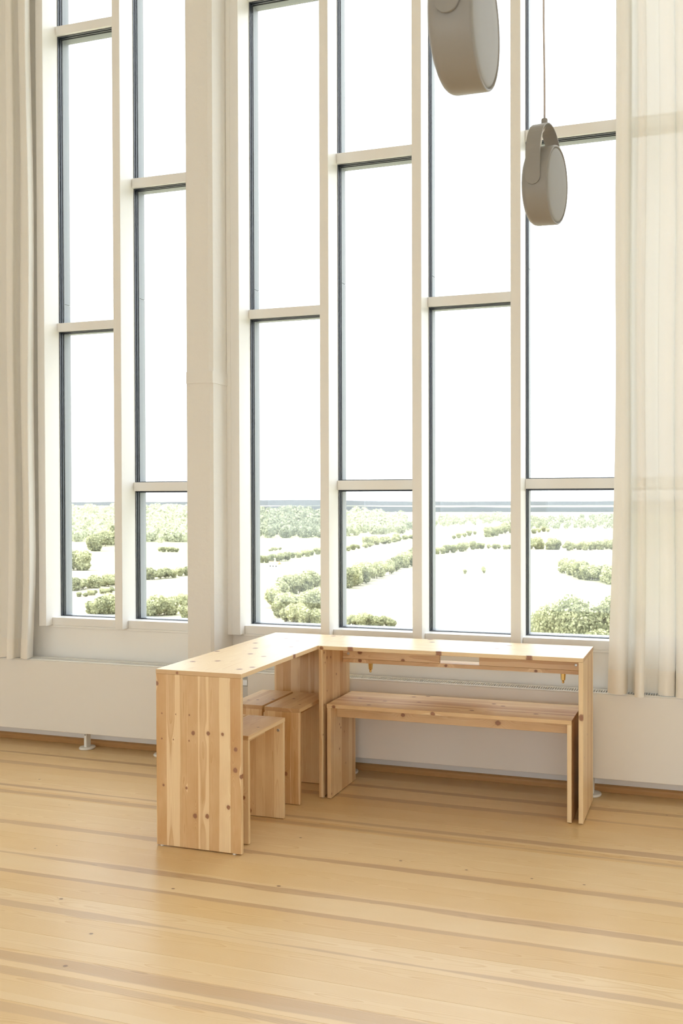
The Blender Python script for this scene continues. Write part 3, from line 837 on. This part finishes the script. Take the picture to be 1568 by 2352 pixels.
# ------------------------------------------------------------------ pendant lamps
def lamp(center, yaw, tilt, label, wave):
    t = empty('pendant_lamp', center); tag(t, label, 'lamp', 'strapped disc pendants')
    # local: disc axis along +X (front face), Z up
    Rr, T = .110, .077
    body = empty('drum', (0, 0, 0), t)
    bm = bmesh.new()
    n = 72
    prof = [(.00005, -T / 2)]
    for k in range(9):
        a = math.pi / 2 * k / 8
        prof.append((Rr - .020 + .020 * math.sin(a), -T / 2 + .020 - .020 * math.cos(a)))
    prof += [(Rr, T / 2 - .003), (Rr - .001, T / 2 - .001), (Rr - .003, T / 2), (Rr - .005, T / 2 - .001), (Rr - .006, T / 2 - .004)]
    lathe(bm, prof, n, 'X', cap=False)
    link('housing', mesh(bm, True), M['lamp'], body)
    bm = bmesh.new()
    lathe(bm, [(.00005, T / 2 + .002), (.05, T / 2 + .0016), (.09, T / 2 + .0006), (Rr - .012, T / 2 - .0008), (Rr - .0062, T / 2 - .0035), (Rr - .0062, T / 2 - .008)], n, 'X', cap=False)
    link('diffuser', mesh(bm, True), M['diffuser'], body)
    body.rotation_euler = (0, tilt, yaw)
    # strap: U of flat band in the local YZ plane
    path = []
    Rs = Rr + .0035
    for k in range(7): path.append((-Rs, -.003 + .063 * k / 6))
    for k in range(1, 24):
        a = math.pi * k / 24
        path.append((-Rs * math.cos(a), .060 + Rs * math.sin(a)))
    for k in range(7): path.append((Rs, .060 - .063 * k / 6))
    bm = bmesh.new(); wv_ = .0208; th = .0035
    # rounded ends below the pivots
    def endcap(sgn, first):
        pts = []
        for k in range(1, 9):
            a = math.pi / 2 * k / 8
            pts.append((wv_ * math.cos(a), -.003 - wv_ * math.sin(a)))
        return pts
    secs = []
    for (hw_, z) in reversed(endcap(-1, True)): secs.append((-Rs, z, max(hw_, .0006)))
    for (y, z) in path: secs.append((y, z, wv_))
    for (hw_, z) in endcap(1, False): secs.append((Rs, z, max(hw_, .0006)))
    rings = []
    for i, (y, z, hw_) in enumerate(secs):
        a = secs[max(i - 1, 0)]; b = secs[min(i + 1, len(secs) - 1)]
        tv = Vector((0, b[0] - a[0], b[1] - a[1])).normalized(); nv = Vector((0, -tv.z, tv.y))
        p = Vector((0, y, z))
        rings.append([bm.verts.new(p + Vector((sx_ * hw_, 0, 0)) + nv * sy_ * th / 2) for sx_, sy_ in ((-1, -1), (1, -1), (1, 1), (-1, 1))])
    for A, B in zip(rings, rings[1:]):
        for k in range(4): bm.faces.new((A[k], A[(k + 1) % 4], B[(k + 1) % 4], B[k]))
    bm.faces.new(rings[0]); bm.faces.new(rings[-1])
    st = link('strap', mesh(bm), M['lamp'], t); st.rotation_euler = (0, 0, yaw)
    bv = st.modifiers.new('edge', 'BEVEL'); bv.width = .0009; bv.segments = 2; bv.limit_method = 'ANGLE'; bv.angle_limit = R(50)
    za = .060 + Rs
    bm = bmesh.new(); lathe(bm, [(.0088, za + .001), (.0092, za + .003), (.0092, za + .018), (.0075, za + .021), (.003, za + .0212)], 24)
    link('ferrule', mesh(bm, True), M['lamp'], t)
    bm = bmesh.new(); tube(bm, [(0, 0, za), (.0, -.012, za - .016), (0, -.030, Rr + .034), (0, -.043, Rr - .010)], .0032)
    o = link('cable_tail', mesh(bm, True), M['rod'], t); o.rotation_euler = (0, 0, yaw)
    zt = ZC - center[2]
    pts = []
    for k in range(40):
        s = k / 39; z = za + .018 + s * (zt - za - .05)
        pts.append((wave * math.sin(z * 9.0 + .6) * min(1, s * 6), wave * .5 * math.sin(z * 7), z))
    bm = bmesh.new(); tube(bm, pts, .0031, 8); link('cord', mesh(bm, True), M['cord'], t)
    bm = bmesh.new(); lathe(bm, [(.045, zt - .0305), (.05, zt - .028), (.05, zt - .0005), (.02, zt - .0005)], 32)
    link('canopy', mesh(bm), M['lamp'], t)
    return t


lamp((1.7051, -0.7252, 2.3303), R(-7.5), R(3.0), 'grey strapped disc lamp hanging whole on its cord near the right curtain', .0032)
lamp((CAM + (Vector((1.7834, -2.0706, 2.2066)) - CAM) * (2.0 / 1.9)), R(-1.5), R(1.0), 'grey strapped disc lamp cropped by the top edge of the picture', .002)

# ------------------------------------------------------------------ the view
GZ = -23.6


def pix(u, v, z=GZ, dist=None):
    d = FW + RT * ((u - 784) / FPX) - UP * ((v - 1176) / FPX)
    if dist is None: s = (z - CAM.z) / d.z
    else: s = dist
    return CAM + d * s


gr = bpy.data.meshes.new('ground')
gr.from_pydata([(-7000, 6, GZ), (7000, 6, GZ), (7000, 8500, GZ), (-7000, 8500, GZ)], [], [(0, 1, 2, 3)])
tag(link('ground', gr, M['ground']), 'pale flat fields and meadows spreading out far below the windows', 'ground', kind='structure')


def hills(label, y0, amp, seed, base):
    rg = random.Random(seed); bm = bmesh.new(); n = 160
    ph = [(rg.uniform(.0006, .004), rg.uniform(0, 6.3), rg.uniform(.3, 1)) for _ in range(7)]
    rows = []
    for j, (dy, k) in enumerate(((-260, 0), (-90, .75), (0, 1), (250, .8))):
        row = []
        for i in range(n):
            x = -5200 + 8200 * i / (n - 1)
            h = sum(a * math.sin(f * x + p_) for f, p_, a in ph) / 3.2
            row.append(bm.verts.new((x, y0 + dy + 120 * math.sin(x * .0011), GZ + (base + amp * max(0, h)) * k + (rg.uniform(0, 2.5) if k else -.5))))
        rows.append(row)
    for a, b in zip(rows, rows[1:]):
        for i in range(n - 1): bm.faces.new((a[i], a[i + 1], b[i + 1], b[i]))
    tag(link('hills', mesh(bm), M['hill']), label, 'hills', kind='structure')


hills('low hazy wooded ridge just short of the horizon', 2100, 13, 4, 4)
hills('faint bluish ridge on the horizon behind the nearer ridge', 3700, 22, 9, 12)


def crown_mesh(seed, nleaf, size, squash=1.0):
    """leafy crown: unit height, made of lobes of leaf clumps"""
    rg = np.random.default_rng(seed)
    lobes = []
    for k in range(9):
        a = rg.uniform(0, 6.28); r = rg.uniform(.0, .27); z = rg.uniform(.18, .74)
        lobes.append((r * math.cos(a), r * math.sin(a), z, rg.uniform(.16, .27)))
    lobes.append((0, 0, .5, .32)); lobes = np.array(lobes)
    vs_ = []; fs = []
    n = 0
    while n < nleaf:
        L_ = lobes[rg.integers(len(lobes))]
        d = rg.normal(size=3); d /= np.linalg.norm(d)
        p = L_[:3] + d * L_[3] * rg.uniform(.80, 1.04) * np.array([1, 1, .95])
        if p[2] < .02: continue
        inside = np.min(np.linalg.norm(lobes[:, :3] - p, axis=1) / lobes[:, 3])
        if inside < .72: continue
        nn = d + rg.normal(size=3) * .55; nn /= np.linalg.norm(nn)
        a = np.cross(nn, rg.normal(size=3)); a /= np.linalg.norm(a); b = np.cross(nn, a)
        s = size * rg.uniform(.6, 1.3)
        i = len(vs_)
        vs_ += [p - a * s * .6 - b * s * .35, p + a * s * .1 - b * s * .6, p + a * s * .75 + b * s * .1, p - a * s * .05 + b * s * .6]
        fs.append((i, i + 1, i + 2, i + 3)); n += 1
    # dark inner volume so that the crown is not see-through
    me = bpy.data.meshes.new('crown')
    bm = bmesh.new()
    for L_ in lobes:
        mt = Matrix.Translation(Vector(L_[:3])) @ Matrix.Scale(L_[3] * .86, 4)
        bmesh.ops.create_icosphere(bm, subdivisions=1, radius=1.0, matrix=mt)
    bm.verts.ensure_lookup_table()
    base = len(vs_)
    vs_ += [v.co.copy() for v in bm.verts]
    bm.verts.index_update()
    fs += [tuple(base + v.index for v in f.verts) for f in bm.faces]
    bm.free()
    me.from_pydata([tuple(v) for v in vs_], [], fs)
    return me


CR = [crown_mesh(20 + k, 1500, .060) for k in range(4)]
for c in CR: c.materials.append(M['leaf'])
CRN = [crown_mesh(40 + k, 9000, .021) for k in range(2)]
for c in CRN: c.materials.append(M['leaf'])
bm = bmesh.new(); lathe(bm, [(.030, 0), (.022, .2), (.016, .45)], 8); TRUNK = mesh(bm); TRUNK.materials.append(M['bark'])
TR = random.Random(77)


def tree(u, v, hpx, label, group, aspect=1.0, near=False, z=GZ):
    p = pix(u, v)
    dist = (p - CAM).dot(FW); H_ = hpx * dist / FPX
    me = TR.choice(CRN if near else CR)
    kind_ = 'bush' if 'bush' in label or 'shrub' in label else 'tree'
    o = link(kind_, me)
    o.location = p - Vector((0, 0, H_ * .04)); s = H_ * 1.06
    o.scale = (s * aspect * TR.uniform(.9, 1.1), s * aspect * TR.uniform(.9, 1.1), s); o.rotation_euler = (0, 0, TR.uniform(0, 6.28))
    tag(o, label, kind_, group)
    k = link('trunk', TRUNK, None, o)
    return o


NTH = ['first', 'second', 'third', 'fourth', 'fifth', 'sixth', 'seventh', 'eighth', 'ninth', 'tenth', 'eleventh', 'twelfth']


def row(u0, v0, u1, v1, n, h, label, group, aspect=1.1, jit=3):
    jit = min(jit, abs(u1 - u0) / n * .3)
    for i in range(n):
        s = (i + .5) / n
        tree(u0 + (u1 - u0) * s + TR.uniform(-jit, jit), v0 + (v1 - v0) * s + TR.uniform(-1.5, 1.5), h * TR.uniform(.8, 1.2), NTH[i] + ' ' + label + ', counted from its left', group, aspect)


# first bay
row(205, 1262, 226, 1267, 2, 46, 'dark tree at the wood edge in the leftmost bay', 'dark trees at the wood edge', 1.0)
row(158, 1308, 192, 1310, 3, 56, 'tree at the field edge in the leftmost bay', 'field edge trees in the first bay', .9)
row(236, 1254, 264, 1252, 3, 48, 'tree at the wood edge, right in the leftmost bay', 'wood edge trees in the first bay', 1.0)
row(160, 1358, 268, 1343, 8, 32, 'tree of the hedgerow crossing the leftmost bay', 'hedgerow in the first bay', 1.2)
row(175, 1373, 266, 1359, 7, 13, 'low shrub below the hedgerow of the leftmost bay', 'thin shrub row in the first bay', 1.4)
row(205, 1412, 272, 1408, 5, 46, 'tree of the clump low in the leftmost bay', 'clump low in the first bay', 1.1)
# second bay
row(362, 1268, 410, 1267, 5, 12, 'bush of the lone field thicket left of the column', 'lone thicket left of the column', 1.5)
row(332, 1333, 436, 1322, 7, 27, 'tree of the hedgerow left of the column', 'hedgerow left of the column', 1.2)
row(336, 1416, 398, 1412, 5, 52, 'tree of the big clump low left of the column', 'big clump left of the column', 1.0)
row(408, 1396, 440, 1390, 3, 34, 'tree right of the clump, against the column', 'trees against the column', 1.1)
row(420, 1424, 442, 1422, 2, 32, 'bush low against the left edge of the column', 'bushes against the column', 1.1)
# third bay
row(612, 1265, 650, 1265, 4, 9, 'bush of the low field thicket right of the column', 'low thicket right of the column', 1.5)
row(596, 1293, 664, 1287, 6, 22, 'tree of the hedge above the small house', 'hedge above the small house', 1.1)
row(668, 1283, 742, 1272, 7, 17, 'tree of the hedge right of the small house', 'hedge right of the small house', 1.3)
row(622, 1398, 645, 1384, 3, 50, 'tree at the upper left of the big copse', 'upper left of the big copse', 1.0)
row(632, 1418, 752, 1404, 9, 52, 'tree in the middle row of the big copse', 'middle of the big copse', 1.0)
row(652, 1374, 752, 1348, 7, 46, 'tree at the back of the big copse', 'back of the big copse', 1.0)
row(650, 1430, 756, 1436, 8, 42, 'tree at the front of the big copse', 'front of the big copse', 1.1)
# fourth bay
row(790, 1266, 952, 1236, 12, 13, 'tree of the thin hedge in the upper field', 'thin hedge in the upper field', 1.5)
row(836, 1256, 866, 1251, 2, 25, 'taller tree in the thin hedge of the upper field', 'taller trees of the thin hedge', 1.0)
row(872, 1250, 918, 1243, 4, 22, 'tree of the dense stretch of the thin hedge', 'dense stretch of the thin hedge', 1.0)
row(790, 1352, 868, 1328, 7, 44, 'large tree in the near half of the thick hedgerow', 'near end of the thick hedgerow', 1.0)
row(868, 1328, 956, 1294, 8, 40, 'large tree in the far half of the thick hedgerow', 'far end of the thick hedgerow', 1.0)
tree(826, 1337, 48, 'tallest round tree standing out of the thick hedgerow', None, .8)
row(792, 1436, 910, 1440, 9, 24, 'scrubby bush above the sill behind the bench table', 'scrub above the sill', 1.3)
row(822, 1440, 868, 1442, 3, 40, 'taller scrub tree above the bench table sill', 'taller scrub above the sill', 1.0)
# fifth bay
row(998, 1275, 1100, 1260, 9, 22, 'tree of the left hedge half below the cropped lamp', 'left half of the lamp bay hedge', 1.1)
row(1100, 1262, 1178, 1260, 6, 14, 'tree of the right hedge half below the cropped lamp', 'right half of the lamp bay hedge', 1.3)
row(1036, 1238, 1096, 1228, 5, 13, 'tree of the farther hedge below the cropped lamp', 'farther hedge in the lamp bay', 1.2)
row(1112, 1235, 1178, 1222, 6, 26, 'tree of the far copse below the cropped lamp', 'far copse in the lamp bay', 1.0)
tree(1068, 1318, 12, 'small dry bush alone in the field, the left one of two', None, 1.0)
tree(1110, 1317, 18, 'small bush alone in the field, the right one of two', None, .8)
# sixth bay
row(1216, 1262, 1284, 1262, 6, 26, 'tree of the left hedge below the whole lamp', 'left part of the strapped lamp hedge', 1.0)
row(1296, 1264, 1410, 1262, 9, 24, 'tree of the right hedge below the whole lamp', 'right part of the strapped lamp hedge', 1.1)
row(1222, 1225, 1264, 1220, 4, 12, 'tree of the faint wood below the whole lamp', 'faint wood in the last bay', 1.3)
row(1292, 1316, 1340, 1328, 5, 34, 'tree at the pointed end of the curtain-side copse', 'left end of the curtain copse', 1.1)
row(1318, 1326, 1412, 1342, 8, 44, 'tree in the body of the curtain-side copse', 'body of the curtain copse', 1.0)
NEAR = [(1236, 1560, 170, .9, 'lowest leafy tree outside the last window bay, at its left edge'), (1275, 1590, 225, .75, 'second leafy tree from the left outside the last window bay'),
        (1322, 1600, 255, .75, 'tall leafy tree in the middle of the last window bay'), (1370, 1605, 272, .75, 'tallest leafy tree outside the last bay, beside the right curtain'),
        (1420, 1610, 275, .75, 'leafy tree outside the last bay, half hidden by the right curtain'), (1300, 1640, 210, .9, 'lower leafy tree in front, left of the middle of the last bay'),
        (1350, 1660, 240, .9, 'lower leafy tree in front, right of the middle of the last bay')]
for (u, v, h, a, lab) in NEAR:
    tree(u, v, h, lab, 'tall trees outside the last bay', a, True)


def forest(label, quads, n, hpx, seed):
    """one continuous canopy"""
    rg = random.Random(seed); nr = np.random.default_rng(seed)
    vs_ = []; fs = []
    for k in range(n):
        (u0, va, vb, u1, vc, vd) = quads
        s = rg.random(); q = rg.random()
        u = u0 + (u1 - u0) * s; top = va + (vc - va) * s; bot = vb + (vd - vb) * s
        v = top + (bot - top) * q
        p = pix(u, v); dist = (p - CAM).dot(FW); H_ = min(15, hpx * dist / FPX) * rg.uniform(.75, 1.15)
        rad = H_ * .42
        for _ in range(110):
            d = nr.normal(size=3); d /= np.linalg.norm(d)
            c = np.array(p) + d * np.array([rad, rad, H_ * .5]) + np.array([0, 0, H_ * .5])
            nn = d + nr.normal(size=3) * .4; nn /= np.linalg.norm(nn)
            a = np.cross(nn, nr.normal(size=3)); a /= np.linalg.norm(a); b = np.cross(nn, a)
            z_ = rad * rg.uniform(.11, .22); i = len(vs_)
            vs_ += [tuple(c - a * z_ - b * z_), tuple(c + a * z_ - b * z_), tuple(c + a * z_ + b * z_), tuple(c - a * z_ + b * z_)]
            fs.append((i, i + 1, i + 2, i + 3))
    me = bpy.data.meshes.new('forest'); me.from_pydata(vs_, [], fs)
    tag(link('forest', me, M['leaf_far']), label, 'forest', kind='stuff')


forest('wood filling the upper part of the two bays left of the column', (120, 1176, 1244, 445, 1174, 1247), 420, 26, 1)
forest('wood below the horizon in the bay right of the column', (590, 1186, 1236, 760, 1188, 1236), 260, 24, 2)
forest('wood below the horizon behind the bench table', (785, 1188, 1232, 925, 1196, 1226), 200, 24, 3)
forest('faint wood far off behind the upper lamp bay', (990, 1192, 1212, 1180, 1186, 1200), 110, 12, 4)
forest('faint wood far off behind the strapped lamp bay', (1210, 1196, 1216, 1415, 1188, 1214), 130, 13, 5)
forest('thin far line of trees left of the bench table bay', (930, 1204, 1222, 960, 1204, 1214), 24, 13, 6)

# small buildings in the fields
def house(u, v, wpx, hpx, label, mw, mr, ridge=True):
    p = pix(u, v); dist = (p - CAM).dot(FW); k = dist / FPX
    t = empty('house', p); tag(t, label, 'house')
    W_, H_ = wpx * k, hpx * k; D = W_ * .5
    box('walls', -W_ / 2, W_ / 2, 0, D, 0, H_ * .6, mw, t)
    bm = bmesh.new(); o_ = W_ * .03
    a = [(-W_ / 2 - o_, -o_, H_ * .58), (W_ / 2 + o_, -o_, H_ * .58), (W_ / 2 + o_, D + o_, H_ * .58), (-W_ / 2 - o_, D + o_, H_ * .58), (-W_ / 2 - o_, D / 2, H_), (W_ / 2 + o_, D / 2, H_)]
    q = [bm.verts.new(c) for c in a]
    for f in ((0, 1, 5, 4), (2, 3, 4, 5), (0, 4, 3), (1, 2, 5), (0, 3, 2, 1)): bm.faces.new([q[i] for i in f])
    link('roof', mesh(bm), mr, t)
    for i in range(3):
        x = -W_ * .32 + i * W_ * .32
        box('window', x - W_ * .06, x + W_ * .06, -.06, .0, H_ * .18, H_ * .42, M['gasket'], t)
    t.rotation_euler = (0, 0, R(-14))
    return t


house(627, 1305, 26, 15, 'small farmhouse with an orange roof beside the hedge right of the column', M['house_wall'], M['house_roof'])
house(640, 1180, 50, 5, 'long pale far building at the top of the wood right of the column', M['shed'], M['shed'])

# haze over the land: thin, even, real scattering
hz = box('haze', -6500, 6500, 60, 8000, GZ + .5, 90, None)
t = NT('haze'); vsn = t.n('ShaderNodeVolumeScatter'); vsn.inputs['Color'].default_value = c4(.93, .96, 1.0); vsn.inputs['Density'].default_value = 3e-5
vsn.inputs['Anisotropy'].default_value = .2
t.l(vsn.outputs[0], t.out.inputs['Volume']); hz.data.materials.append(t.mat)
tag(hz, 'thin white haze lying over the fields towards the horizon', 'haze', kind='stuff')
